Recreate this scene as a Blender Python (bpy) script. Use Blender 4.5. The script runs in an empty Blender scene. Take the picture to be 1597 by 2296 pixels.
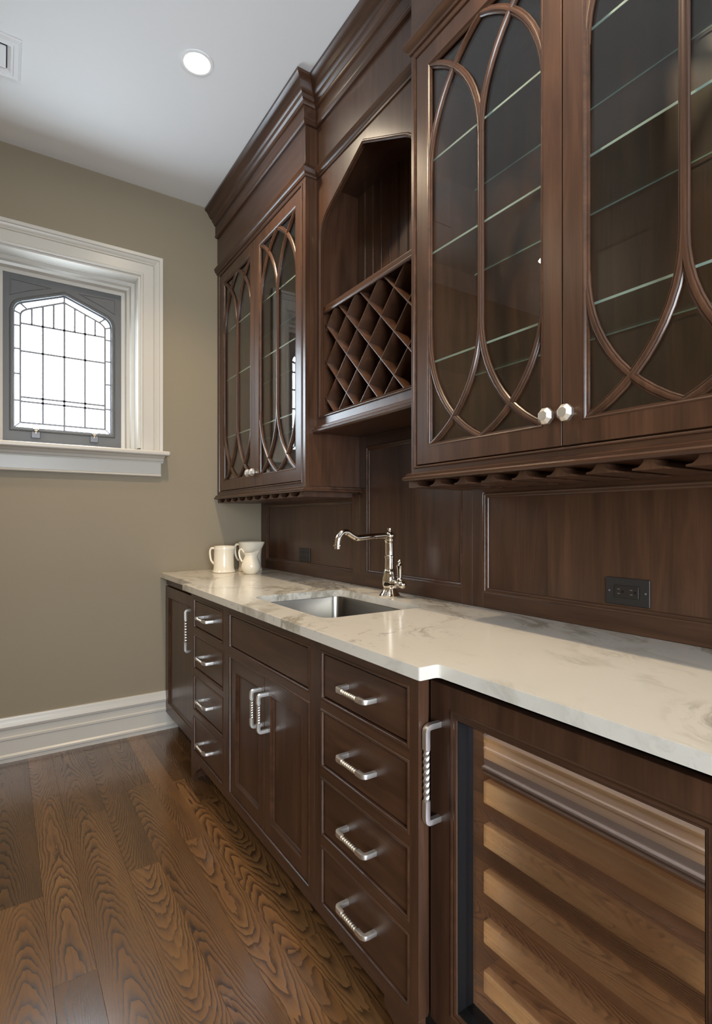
import bpy, bmesh, math, random
from mathutils import Vector, Matrix
from mathutils.geometry import tessellate_polygon
random.seed(7)
sc = bpy.context.scene
COL = sc.collection
PI = math.pi

# ------------------------------------------------------------------ camera
F_PX, CXP, CYP = 1200.0, 798.5, 1166.0          # focal length and principal point in pixels of the 1597x2296 frame
TH = math.atan(795.5 / 1200.0)
CAM_H = 1.219
cam_d = bpy.data.cameras.new('camera'); cam = bpy.data.objects.new('camera', cam_d); COL.objects.link(cam)
cam.location = (0, 0, CAM_H); cam.rotation_euler = (PI / 2, 0, -TH)
cam_d.sensor_fit = 'VERTICAL'; cam_d.sensor_height = 36.0; cam_d.sensor_width = 36.0
cam_d.lens = F_PX / 2296.0 * 36.0
cam_d.shift_y = (CYP - 1148.0) / 2296.0
cam_d.clip_start = 0.02; cam_d.clip_end = 60
sc.camera = cam

# ------------------------------------------------------------------ world (even overcast sky) and exposure
W = bpy.data.worlds.new('overcast_sky'); sc.world = W; W.use_nodes = True
bg = W.node_tree.nodes['Background']; bg.inputs[0].default_value = (0.82, 0.91, 1.0, 1); bg.inputs[1].default_value = 26.0
sc.view_settings.view_transform = 'Standard'; sc.view_settings.look = 'None'
sc.view_settings.exposure = 0.08; sc.view_settings.gamma = 1.0; sc.view_settings.use_curve_mapping = False
cy = sc.cycles
cy.max_bounces = 12; cy.diffuse_bounces = 6; cy.glossy_bounces = 6; cy.transmission_bounces = 8; cy.transparent_max_bounces = 16
cy.caustics_reflective = False; cy.caustics_refractive = False; cy.sample_clamp_indirect = 4.0
SPOT_W = 60.0
SPOT_COL = (1.0, 0.77, 0.51)
SHELF_FILL_W = 0.42

def portal(name, loc, rot, sx, sy):
    l = bpy.data.lights.new(name, 'AREA'); l.shape = 'RECTANGLE'; l.size = sx; l.size_y = sy
    l.cycles.is_portal = True
    o = bpy.data.objects.new(name, l); COL.objects.link(o); o.location = loc; o.rotation_euler = rot
    return o

# ------------------------------------------------------------------ key dimensions (metres, camera stands over the origin)
XW = 1.420          # plaster wall behind the cabinets
XP = 1.400          # face of the wood panelling
YF = 3.230          # far wall
ZC = 3.125          # ceiling
XL = -0.306         # near left wall face
YL = 1.790          # its outside corner
XLL = -2.60         # wall of the widened part of the room
YB = -2.0           # wall behind the camera
XB = 0.750          # face of the projecting base cabinets
XA = 0.800          # face of the set-back appliances
ZT, ZTB = 0.914, 0.886
XU = 1.112          # face of the tall glass cabinets
XM = 1.170          # face of the middle cabinet
Y0, Y1, Y2, Y3, Y4, Y5 = 0.200, 0.886, 1.349, 2.080, 2.547, 3.228

# ------------------------------------------------------------------ node helpers
def mat(name):
    m = bpy.data.materials.new(name); m.use_nodes = True
    nt = m.node_tree; b = nt.nodes['Principled BSDF']
    return m, nt, b
class G:
    """small helper to write node graphs"""
    def __init__(s, nt): s.nt = nt
    def n(s, t, **kw):
        x = s.nt.nodes.new(t)
        for k, v in kw.items(): setattr(x, k, v)
        return x
    def put(s, sock, v):
        if isinstance(v, bpy.types.NodeSocket): s.nt.links.new(v, sock)
        else: sock.default_value = v
    def m(s, op, a, b=None, c=None):
        x = s.n('ShaderNodeMath', operation=op); s.put(x.inputs[0], a)
        if b is not None: s.put(x.inputs[1], b)
        if c is not None: s.put(x.inputs[2], c)
        return x.outputs[0]
    def xyz(s, v):
        x = s.n('ShaderNodeSeparateXYZ'); s.put(x.inputs[0], v); return x.outputs
    def vec(s, a, b, c):
        x = s.n('ShaderNodeCombineXYZ'); s.put(x.inputs[0], a); s.put(x.inputs[1], b); s.put(x.inputs[2], c); return x.outputs[0]
    def obj(s): return s.n('ShaderNodeTexCoord').outputs['Object']
    def scale(s, v, k):
        x = s.n('ShaderNodeVectorMath', operation='MULTIPLY'); s.put(x.inputs[0], v); x.inputs[1].default_value = k; return x.outputs[0]
    def noise(s, v, sc_, det=3, rough=0.5, dist=0.0):
        x = s.n('ShaderNodeTexNoise'); s.put(x.inputs['Vector'], v); s.put(x.inputs['Scale'], sc_)
        x.inputs['Detail'].default_value = det; x.inputs['Roughness'].default_value = rough; x.inputs['Distortion'].default_value = dist
        return x.outputs['Fac']
    def ramp(s, f, stops):
        x = s.n('ShaderNodeValToRGB'); s.put(x.inputs[0], f); e = x.color_ramp.elements
        while len(e) < len(stops): e.new(0.5)
        for i, (p, c) in enumerate(stops): e[i].position = p; e[i].color = (*c, 1)
        return x.outputs[0]
    def mix(s, f, a, b):
        x = s.n('ShaderNodeMix', data_type='RGBA'); s.put(x.inputs['Factor'], f)
        s.put(x.inputs['A'], a if isinstance(a, bpy.types.NodeSocket) else (*a, 1)); s.put(x.inputs['B'], b if isinstance(b, bpy.types.NodeSocket) else (*b, 1))
        return x.outputs['Result']
    def bump(s, h, strength, dist):
        x = s.n('ShaderNodeBump'); s.put(x.inputs['Height'], h); x.inputs['Strength'].default_value = strength; x.inputs['Distance'].default_value = dist
        return x.outputs[0]
def lin(r, g, b):
    f = lambda c: (c / 255 / 12.92) if c <= 10.3 else ((c / 255 + 0.055) / 1.055) ** 2.4
    return (f(r), f(g), f(b))

def plain(name, rgb, rough=0.5, metal=0.0, spec=0.5, coat=0.0):
    m, nt, b = mat(name)
    b.inputs['Base Color'].default_value = (*rgb, 1); b.inputs['Roughness'].default_value = rough
    b.inputs['Metallic'].default_value = metal; b.inputs['Specular IOR Level'].default_value = spec
    b.inputs['Coat Weight'].default_value = coat; b.inputs['Coat Roughness'].default_value = 0.15
    return m
def paint(name, rgb, rough=0.5, amp=0.04, sc_=3.0, bumpy=0.0):
    m, nt, b = mat(name); g = G(nt); c = g.obj()
    f = g.noise(c, sc_, 4, 0.6)
    g.put(b.inputs['Base Color'], g.mix(f, tuple(v * (1 - amp) for v in rgb), tuple(v * (1 + amp) for v in rgb)))
    b.inputs['Roughness'].default_value = rough
    if bumpy: g.put(b.inputs['Normal'], g.bump(g.noise(c, 260, 2), bumpy, 0.001))
    return m
def stained(name, axis):
    """dark brown stained cabinet wood, grain along the axis"""
    m, nt, b = mat(name); g = G(nt); c = g.obj()
    k = {'y': (9, 0.9, 9), 'z': (9, 9, 0.9)}[axis]
    f1 = g.noise(g.scale(c, k), 2.0, 5, 0.6, 0.8)
    k2 = {'y': (160, 5, 160), 'z': (160, 160, 5)}[axis]
    f2 = g.noise(g.scale(c, k2), 1.0, 3, 0.6)
    f = g.m('ADD', g.m('MULTIPLY', f1, 0.75), g.m('MULTIPLY', f2, 0.25))
    col = g.ramp(f, [(0.30, lin(49, 32, 22)), (0.52, lin(71, 47, 33)), (0.72, lin(89, 61, 43))])
    g.put(b.inputs['Base Color'], col)
    b.inputs['Roughness'].default_value = 0.30
    b.inputs['Specular IOR Level'].default_value = 0.5
    g.put(b.inputs['Normal'], g.bump(f2, 0.05, 0.0006))
    return m

M = {}
M['wood_v'] = stained('stained_wood_upright', 'z')
M['wood_h'] = stained('stained_wood_level', 'y')
M['kick'] = plain('toe_kick_black', lin(18, 14, 11), 0.6)
M['wall'] = paint('taupe_wall_paint', lin(138, 126, 105), 0.6, 0.03, 1.5, 0.05)
M['ceil'] = paint('ceiling_paint', lin(238, 239, 240), 0.7, 0.015, 2.0)
M['trim'] = paint('white_trim_paint', lin(196, 191, 182), 0.32, 0.01, 4.0)
M['sash'] = paint('grey_sash_paint', lin(96, 96, 96), 0.45, 0.03, 6.0)
M['lead'] = plain('lead_came', lin(120, 120, 124), 0.45, 0.6)
M['nickel'] = plain('satin_nickel', (0.80, 0.78, 0.74), 0.40, 1.0)
M['polished'] = plain('polished_nickel', (0.86, 0.79, 0.70), 0.05, 1.0)
M['steel'] = plain('brushed_steel', (0.27, 0.25, 0.22), 0.27, 1.0)
M['china'] = plain('cream_china', lin(232, 222, 202), 0.12, 0.0, 0.5, 0.5)
M['black'] = plain('black_plastic', lin(9, 9, 9), 0.6, 0.0, 0.25)
M['outlet'] = plain('dark_bronze_plate', lin(46, 44, 43), 0.4, 0.3)
M['outlet_dev'] = plain('dark_brown_receptacle', lin(34, 29, 26), 0.35)
M['beech'] = None

def beech():
    m, nt, b = mat('beech_shelf_front'); g = G(nt); c = g.obj()
    f = g.noise(g.scale(c, (90, 4, 90)), 1.0, 4, 0.6)
    g.put(b.inputs['Base Color'], g.ramp(f, [(0.35, lin(198, 162, 118)), (0.65, lin(222, 190, 146))]))
    b.inputs['Roughness'].default_value = 0.45
    return m
M['beech'] = beech()

def marble():
    m, nt, b = mat('white_veined_marble'); g = G(nt); c = g.obj()
    w = g.n('ShaderNodeVectorMath', operation='ADD')
    nz = g.n('ShaderNodeTexNoise'); g.put(nz.inputs['Vector'], c); nz.inputs['Scale'].default_value = 2.2; nz.inputs['Detail'].default_value = 4
    off = g.scale(nz.outputs['Color'], (0.55, 0.55, 0.2)); g.put(w.inputs[0], c); g.put(w.inputs[1], off)
    rot = g.n('ShaderNodeVectorRotate', rotation_type='Z_AXIS'); g.put(rot.inputs['Vector'], w.outputs[0]); rot.inputs['Angle'].default_value = math.radians(24)
    v1 = g.noise(g.scale(rot.outputs[0], (3.4, 0.9, 2)), 1.0, 7, 0.62)
    r1 = g.m('ABSOLUTE', g.m('SUBTRACT', v1, 0.5))
    vein = g.m('SUBTRACT', 1.0, g.m('MINIMUM', g.m('MULTIPLY', r1, 26.0), 1.0))
    patch = g.noise(g.scale(c, (1.6, 1.1, 1)), 1.6, 3, 0.6)
    pm = g.m('MINIMUM', g.m('MAXIMUM', g.m('MULTIPLY', g.m('SUBTRACT', patch, 0.42), 6.0), 0.0), 1.0)
    speck = g.noise(g.scale(rot.outputs[0], (30, 11, 20)), 1.0, 4, 0.7)
    sp = g.m('MINIMUM', g.m('MAXIMUM', g.m('MULTIPLY', g.m('SUBTRACT', speck, 0.56), 7.0), 0.0), 1.0)
    big = g.noise(c, 1.7, 3, 0.5)
    base = g.mix(big, lin(208, 202, 190), lin(226, 221, 211))
    f = g.m('MULTIPLY', vein, g.m('MULTIPLY', pm, 0.85))
    f2 = g.m('MULTIPLY', sp, g.m('MULTIPLY', pm, 0.7))
    col = g.mix(f, base, lin(150, 142, 124))
    col = g.mix(f2, col, lin(140, 137, 132))
    g.put(b.inputs['Base Color'], col); b.inputs['Roughness'].default_value = 0.13; b.inputs['Specular IOR Level'].default_value = 0.55
    return m
M['marble'] = marble()

def oak():
    """stained oak; obj.color carries (plank centre x, seed, tone, grain offset)"""
    m, nt, b = mat('stained_oak_plank'); g = G(nt)
    x, y, z = g.xyz(g.obj())
    oi = g.n('ShaderNodeObjectInfo'); sep = g.n('ShaderNodeSeparateColor'); g.put(sep.inputs[0], oi.outputs['Color'])
    xc, seed, tone = sep.outputs; off = oi.outputs['Alpha']
    xl = g.m('ADD', g.m('SUBTRACT', x, xc), off)
    ys = g.m('ADD', y, g.m('MULTIPLY', seed, 37.0))
    p = g.vec(xl, ys, g.m('MULTIPLY', seed, 11.0))
    warp = g.noise(g.scale(p, (5, 1.3, 1)), 1.0, 4, 0.5)
    jag = g.noise(g.scale(p, (90, 22, 1)), 1.0, 3, 0.6)
    sign = g.m('SUBTRACT', g.m('MULTIPLY', g.m('GREATER_THAN', seed, 0.45), 2.0), 1.0)
    wild = g.m('ADD', 0.55, g.m('FRACT', g.m('MULTIPLY', seed, 7.31)))
    f = g.m('ADD', g.m('MULTIPLY', g.m('MULTIPLY', ys, sign), g.m('MULTIPLY', wild, 17.0)), g.m('MULTIPLY', g.m('MULTIPLY', xl, xl), 1350.0))
    f = g.m('ADD', f, g.m('MULTIPLY', warp, 13.0)); f = g.m('ADD', f, g.m('MULTIPLY', jag, 0.75))
    t = g.m('FRACT', f)
    ln = g.m('POWER', g.m('SUBTRACT', 1.0, t), 2.0)
    fade = g.noise(g.scale(p, (16, 2.5, 1)), 1.0, 2, 0.5)
    ln = g.m('MULTIPLY', ln, g.m('MINIMUM', g.m('MAXIMUM', g.m('MULTIPLY', g.m('SUBTRACT', fade, 0.15), 2.6), 0.45), 1.0))
    fib = g.noise(g.scale(p, (380, 8, 1)), 1.0, 2, 0.6)
    fibm = g.m('MINIMUM', g.m('MAXIMUM', g.m('MULTIPLY', g.m('SUBTRACT', fib, 0.52), 4.0), 0.0), 1.0)
    d = g.m('MINIMUM', g.m('ADD', g.m('MULTIPLY', ln, 0.92), g.m('MULTIPLY', fibm, 0.34)), 1.0)
    cl = g.noise(g.scale(p, (9, 1.2, 1)), 1.0, 3, 0.6)
    light = g.mix(cl, lin(84, 56, 33), lin(132, 96, 59))
    dark = lin(29, 17, 9)
    col = g.mix(d, light, dark)
    hs = g.n('ShaderNodeHueSaturation'); g.put(hs.inputs['Color'], col); g.put(hs.inputs['Value'], tone)
    g.put(b.inputs['Base Color'], hs.outputs[0])
    g.put(b.inputs['Roughness'], g.m('ADD', g.m('MULTIPLY', d, 0.14), 0.20))
    b.inputs['Coat Weight'].default_value = 0.6; b.inputs['Coat Roughness'].default_value = 0.17
    g.put(b.inputs['Normal'], g.bump(d, -0.10, 0.001))
    return m
M['oak'] = oak()

def pane_glass(name, refl, tint, gtint=(1, 1, 1), wavy=0.0, rough=0.0, base=0.0):
    """thin sheet glass: see-through plus a mirror reflection that grows at grazing angles"""
    m, nt, b = mat(name); g = G(nt); nt.nodes.remove(b)
    out = nt.nodes['Material Output']
    tr = g.n('ShaderNodeBsdfTransparent'); tr.inputs[0].default_value = (*tint, 1)
    gl = g.n('ShaderNodeBsdfGlossy'); gl.inputs[0].default_value = (*gtint, 1); gl.inputs['Roughness'].default_value = rough
    lw = g.n('ShaderNodeLayerWeight'); lw.inputs[0].default_value = 0.5      # facing is the same from both sides of the sheet
    fres = g.m('ADD', 0.04, g.m('MULTIPLY', g.m('POWER', lw.outputs['Facing'], 5.0), 0.96))
    if wavy:
        c = g.obj(); h = g.noise(g.scale(c, (1, 9, 3)), 1.0, 1, 0.4)
        nrm = g.bump(h, wavy, 0.01)
        g.put(gl.inputs['Normal'], nrm)
    fac = g.m('MINIMUM', g.m('ADD', g.m('MULTIPLY', fres, refl), base), 1.0)
    mx = g.n('ShaderNodeMixShader'); g.put(mx.inputs[0], fac)
    nt.links.new(tr.outputs[0], mx.inputs[1]); nt.links.new(gl.outputs[0], mx.inputs[2]); nt.links.new(mx.outputs[0], out.inputs[0])
    return m
M['glass_door'] = pane_glass('seeded_cabinet_glass', 1.0, (0.97, 0.98, 0.975), (1, 1, 1), 0.012, 0.0)
M['glass_fridge'] = pane_glass('tinted_refrigerator_glass', 1.2, (0.96, 0.93, 0.88), (0.97, 0.90, 1.0), 0.0, 0.0, 0.38)
M['glass_lead'] = pane_glass('leaded_window_glass', 1.0, (0.92, 0.94, 0.95))
M['glass_shelf'] = pane_glass('glass_shelf_clear', 0.8, (0.93, 0.97, 0.96))
def shelf_edge():
    m, nt, b = mat('glass_shelf_edge'); b.inputs['Base Color'].default_value = (*lin(150, 168, 156), 1)
    b.inputs['Roughness'].default_value = 0.25
    return m
M['shelf_edge'] = shelf_edge()
def emit(name, rgb, s):
    m, nt, b = mat(name); b.inputs['Base Color'].default_value = (0, 0, 0, 1)
    b.inputs['Emission Color'].default_value = (*rgb, 1); b.inputs['Emission Strength'].default_value = s
    return m
M['lamp'] = emit('lamp_glow', (1.0, 0.84, 0.62), 170.0)

# ------------------------------------------------------------------ mesh helpers
class MB:
    def __init__(s): s.v = []; s.f = []
    def add(s, vs, fs):
        o = len(s.v); s.v += [tuple(v) for v in vs]; s.f += [tuple(i + o for i in f) for f in fs]; return s
    def box(s, x0, x1, y0, y1, z0, z1):
        vs = [(x, y, z) for z in (z0, z1) for y in (y0, y1) for x in (x0, x1)]
        return s.add(vs, [(0, 2, 3, 1), (4, 5, 7, 6), (0, 1, 5, 4), (2, 6, 7, 3), (0, 4, 6, 2), (1, 3, 7, 5)])
    def sweep(s, path, prof, N, closed=False):
        """sweep the closed profile [(o, n)] along a planar path; o to the left of travel (N x d), n along N; mitred"""
        N = Vector(N).normalized(); P = [Vector(p) for p in path]; n = len(P); k = len(prof); vs = []
        seg = [(P[(i + 1) % n] - P[i]).normalized() for i in range(n if closed else n - 1)]
        for i in range(n):
            a = seg[i - 1] if (closed or i > 0) else seg[0]
            b = seg[i % len(seg)] if (closed or i < n - 1) else seg[-1]
            la, lb = N.cross(a), N.cross(b); mt = (la + lb) / max(0.2, 1 + la.dot(lb))
            for o, h in prof: vs.append(P[i] + mt * o + N * h)
        fs = []
        for i in range(n if closed else n - 1):
            j = (i + 1) % n
            for q in range(k):
                r = (q + 1) % k; fs.append((i * k + q, j * k + q, j * k + r, i * k + r))
        if not closed: fs += [tuple(range(k))[::-1], tuple((n - 1) * k + q for q in range(k))]
        return s.add(vs, fs)
    def rect_x(s, y0, y1, z0, z1, xf, prof, sgn=-1):
        """frame in a plane x = xf, profile (inset, proud towards the room)"""
        path = [(xf, y0, z0), (xf, y1, z0), (xf, y1, z1), (xf, y0, z1)]
        return s.sweep(path, [(-w, n) for w, n in prof], (-1, 0, 0), True)
    def lathe(s, prof, org, ax=(0, 0, 1), seg=32, cap0=True, cap1=True):
        ax = Vector(ax).normalized(); t = Vector((1, 0, 0)) if abs(ax.x) < 0.9 else Vector((0, 1, 0))
        u = ax.cross(t).normalized(); w = ax.cross(u); org = Vector(org); vs = []; k = len(prof)
        for i in range(seg):
            a = 2 * PI * (i + 0.5) / seg; d = u * math.cos(a) + w * math.sin(a)
            for r, h in prof: vs.append(org + d * r + ax * h)
        fs = []
        for i in range(seg):
            j = (i + 1) % seg
            for q in range(k - 1): fs.append((i * k + q, j * k + q, j * k + q + 1, i * k + q + 1))
        if cap0: fs.append(tuple(i * k for i in range(seg))[::-1])
        if cap1: fs.append(tuple(i * k + k - 1 for i in range(seg)))
        return s.add(vs, fs)
    def tube(s, path, rad, seg=12, flat=1.0):
        P = [Vector(p) for p in path]; n = len(P); vs = []; up = None
        for i in range(n):
            d = (P[min(i + 1, n - 1)] - P[max(i - 1, 0)]).normalized()
            if up is None: up = d.cross(Vector((0.31, 0.9, 0.2))).normalized()
            up = (up - d * up.dot(d)).normalized(); w = d.cross(up)
            r = rad[i] if isinstance(rad, (list, tuple)) else rad
            for q in range(seg):
                a = 2 * PI * q / seg; vs.append(P[i] + up * math.cos(a) * r + w * math.sin(a) * r * flat)
        fs = [(i * seg + q, i * seg + (q + 1) % seg, (i + 1) * seg + (q + 1) % seg, (i + 1) * seg + q) for i in range(n - 1) for q in range(seg)]
        fs += [tuple(range(seg))[::-1], tuple((n - 1) * seg + q for q in range(seg))]
        return s.add(vs, fs)
    def prism(s, outer, holes, place, t0, t1):
        """plate with holes: 2D loops, place(a, b, t) -> xyz"""
        loops = [outer] + list(holes)
        tris = tessellate_polygon([[Vector((a, b, 0)) for a, b in L] for L in loops])
        flat = [p for L in loops for p in L]; n = len(flat)
        vs = [place(a, b, t0) for a, b in flat] + [place(a, b, t1) for a, b in flat]
        fs = [tuple(t) for t in tris] + [tuple(i + n for i in t)[::-1] for t in tris]
        o = 0
        for L in loops:
            for i in range(len(L)):
                j = (i + 1) % len(L); fs.append((o + i, o + j, n + o + j, n + o + i))
            o += len(L)
        return s.add(vs, fs)

def children_of(p): return [o for o in bpy.data.objects if o.parent == p]
def build(name, mb, material, parent=None, bevel=0.0, smooth=None, segs=2):
    me = bpy.data.meshes.new(name); me.from_pydata(mb.v, [], mb.f); me.update()
    bm = bmesh.new(); bm.from_mesh(me); bmesh.ops.recalc_face_normals(bm, faces=bm.faces); bm.to_mesh(me); bm.free()
    me.materials.append(M[material] if isinstance(material, str) else material)
    if smooth is not None or bevel:
        for p in me.polygons: p.use_smooth = True
        me.set_sharp_from_angle(angle=math.radians(smooth if smooth is not None else 30))
    o = bpy.data.objects.new(name, me); COL.objects.link(o)
    if bevel:
        b = o.modifiers.new('edge', 'BEVEL'); b.width = bevel; b.segments = segs; b.limit_method = 'ANGLE'; b.angle_limit = math.radians(40)
        b.harden_normals = True
    if parent is not None: adopt(o, parent)
    return o
def adopt(o, parent):
    o.parent = parent                       # meshes are drawn in room coordinates; only an Empty has a place of its own
    o.matrix_parent_inverse = Matrix.Translation(-parent.location) if parent.type == 'EMPTY' else Matrix()
def box(name, x0, x1, y0, y1, z0, z1, material, parent=None, bevel=0.0015):
    return build(name, MB().box(x0, x1, y0, y1, z0, z1), material, parent, bevel)
def tag(o, label, cat, group=None, kind=None):
    o['label'] = label; o['category'] = cat
    if group: o['group'] = group
    if kind: o['kind'] = kind
    return o
def thing(name, label, cat, loc, group=None):
    o = bpy.data.objects.new(name, None); COL.objects.link(o); o.location = loc; o.empty_display_size = 0.1
    return tag(o, label, cat, group)
def struct(o, label, cat):
    o['kind'] = 'structure'; o['label'] = label; o['category'] = cat; return o

# ------------------------------------------------------------------ room shell
fl = struct(box('floor', XLL, XW, YB, YF, -0.06, -0.012, 'kick', None, 0), 'glossy stained oak plank floor running to the far wall', 'floor')
def plank(x0, x1, y0, y1, off, tone):
    g_, c_ = 0.0002, 0.0004
    a, b, c, d = x0 + g_, x1 - g_, y0 + g_, y1 - g_
    vs = [(a, c, -0.012), (b, c, -0.012), (b, d, -0.012), (a, d, -0.012), (a, c, -c_), (b, c, -c_), (b, d, -c_), (a, d, -c_),
          (a + c_, c, 0), (b - c_, c, 0), (b - c_, d, 0), (a + c_, d, 0)]
    fs = [(3, 2, 1, 0)] + [(i, (i + 1) % 4, 4 + (i + 1) % 4, 4 + i) for i in range(4)] + [(4 + i, 4 + (i + 1) % 4, 8 + (i + 1) % 4, 8 + i) for i in range(4)] + [(8, 9, 10, 11)]
    o = build('floor_plank', MB().add(vs, fs), 'oak', fl)
    o.color = ((x0 + x1) / 2, random.random(), tone, off)
    return o
edges = [-0.01, 0.112, 0.217, 0.366, 0.470, 0.580, 0.668, 0.716, 0.800, 0.90]
joints = {(-0.01, 0.112): [2.005, 0.75], (0.112, 0.217): [1.60, 2.72, 0.30], (0.217, 0.366): [2.46, 1.05], (0.366, 0.470): [1.98, 0.55],
          (0.470, 0.580): [2.60, 1.02], (0.580, 0.668): [0.85, 2.05], (0.668, 0.716): [1.36, 2.55], (0.716, 0.800): [1.38, 2.31], (0.800, 0.90): [1.7]}
tones = {(-0.01, 0): 0.95, (-0.01, 1): 1.05, (-0.01, 2): 0.62, (0.112, 3): 0.9, (0.217, 2): 0.8, (0.366, 2): 0.78, (0.366, 1): 1.15, (0.668, 2): 0.75, (0.716, 2): 0.72}
strips = []
xx = -0.01
while xx > -2.58:
    w_ = random.choice([0.09, 0.105, 0.12, 0.14]); strips.append((max(xx - w_, XLL), xx)); xx -= w_
strips = [(a, b, None) for a, b in strips] + [(edges[i], edges[i + 1], joints[(edges[i], edges[i + 1])]) for i in range(len(edges) - 1)]
for a, b, js in strips:
    if js is None:
        js = [random.uniform(-1.4, -0.6)]
        while js[-1] < 2.4: js.append(js[-1] + random.uniform(0.7, 1.5))
        js = js[:-1]
        ys = [YB] + sorted(js) + [YF]
    else:
        ys = [YB, -0.9] + sorted(js) + [YF]
    for i in range(len(ys) - 1):
        off = random.choice([-0.02, 0.012, 0.03, 0.045, -0.04, 0.06, -0.065, 0.0])
        plank(a, b, ys[i], ys[i + 1], off, tones.get((a, i - 1), random.uniform(0.72, 1.28)))

struct(box('ceiling', XLL, XW + 0.2, YB, YF + 0.2, ZC, ZC + 0.1, 'ceil', None, 0), 'plain pale grey painted ceiling', 'ceiling')
struct(box('wall_right', XW, XW + 0.12, YB, YF, 0, ZC, 'wall', None, 0), 'taupe wall behind the dark wood cabinets', 'wall')
# far wall with the window opening
WX0, WX1, WZ0, WZ1 = -0.068, 0.663, 1.595, 2.614
m_ = MB().prism([(XLL, 0), (XW + 0.12, 0), (XW + 0.12, ZC), (XLL, ZC)], [[(WX0, WZ0), (WX1, WZ0), (WX1, WZ1), (WX0, WZ1)]], lambda a, b, t: (a, t, b), YF, YF + 0.26)
struct(build('wall_far', m_, 'wall'), 'taupe painted far wall holding the leaded window', 'wall')
struct(box('wall_left', XL - 0.14, XL, -0.40, YL, 0, ZC, 'wall', None, 0), 'taupe wall ending in an outside corner beside the camera', 'wall')
# widened part of the room and the wall behind the viewer
struct(box('wall_side', XLL - 0.2, XLL, YB, YF, 0, ZC, 'wall', None, 0), 'taupe side wall of the widened part of the room', 'wall')
BW = (-1.10, 0.45, 0.50, 2.25)  # added opening out of view, sized for the fill daylight it lets in
m_ = MB().prism([(XLL, 0), (XW, 0), (XW, ZC), (XLL, ZC)], [[(BW[0], BW[2]), (BW[1], BW[2]), (BW[1], BW[3]), (BW[0], BW[3])]], lambda a, b, t: (a, t, b), YB - 0.2, YB)
struct(build('wall_back', m_, 'wall'), 'taupe wall behind the viewer with an added glazed opening for daylight', 'wall')
portal('sky_portal_far', (0.2975, YF + 0.24, 2.1), (-PI / 2, 0, 0), 0.72, 1.0)
portal('sky_portal_back', ((BW[0] + BW[1]) / 2, YB - 0.18, (BW[2] + BW[3]) / 2), (PI / 2, 0, 0), BW[1] - BW[0], BW[3] - BW[2])
for nm, nmv, (a, b, c, d), pl in (('added_opening', 'unseen white framed glazed opening behind the viewer, added for fill daylight', BW, lambda u, v, t: (u, YB - 0.12 + t, v)),):
    e = bpy.data.objects.new(nm, None); COL.objects.link(e); e.location = pl((a + b) / 2, c, 0); struct(e, nmv, 'window')
    build('window_frame', MB().prism([(a, c), (b, c), (b, d), (a, d)], [[(a + .05, c + .05), (b - .05, c + .05), (b - .05, d - .05), (a + .05, d - .05)]], pl, -0.02, 0.02), 'trim', e)
    for i in (1, 2):
        u = a + (b - a) * i / 3
        build('glazing_bar', MB().prism([(u - .01, c + .05), (u + .01, c + .05), (u + .01, d - .05), (u - .01, d - .05)], [], pl, -0.012, 0.012), 'trim', e)
    for i in (1, 2, 3):
        v = c + (d - c) * i / 4
        build('glazing_bar', MB().prism([(a + .05, v - .01), (b - .05, v - .01), (b - .05, v + .01), (a + .05, v + .01)], [], pl, -0.012, 0.012), 'trim', e)

# baseboards: built-up profile (out, z)
BBP = [(0, 0), (0.022, 0), (0.022, 0.018), (0.026, 0.022), (0.026, 0.032), (0.018, 0.040), (0.018, 0.108), (0.021, 0.113), (0.021, 0.124), (0.015, 0.128), (0.015, 0.160),
       (0.020, 0.166), (0.023, 0.178), (0.018, 0.192), (0.013, 0.206), (0.013, 0.214), (0.010, 0.222), (0, 0.222)]
struct(build('baseboard_far', MB().sweep([(1.38, YF, 0), (-2.6, YF, 0)], [(o, n) for o, n in BBP], (0, 0, 1)), 'trim', None, 0, 25), 'tall white moulded baseboard along the far wall', 'baseboard')
# travel so that the left side faces the room
struct(build('baseboard_left', MB().sweep([(XL - 0.14, YL, 0), (XL, YL, 0), (XL, -0.40, 0), (XL - 0.14, -0.40, 0)], [(o, n) for o, n in BBP], (0, 0, 1)), 'trim', None, 0, 25), 'tall white moulded baseboard on the left wall turning its corner', 'baseboard')

# ------------------------------------------------------------------ leaded window
win = bpy.data.objects.new('window_1', None); COL.objects.link(win); win.location = (0.2975, YF, WZ0)
struct(win, 'white cased window with grey sash and arched leaded glass', 'window')
CS = [(0, 0), (0, 0.012), (0.004, 0.016), (0.010, 0.016), (0.014, 0.012), (0.066, 0.012), (0.070, 0.018), (0.074, 0.013), (0.078, 0.013), (0.088, 0.022), (0.096, 0.025), (0.100, 0.032), (0.116, 0.034), (0.116, 0)]
wc = [(WX0, YF, 1.605), (WX0, YF, WZ1), (WX1, YF, WZ1), (WX1, YF, 1.605)]
build('casing', MB().sweep(wc, [(o, n) for o, n in CS], (0, -1, 0)), 'trim', win, 0, 25)
YS = 3.40
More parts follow.
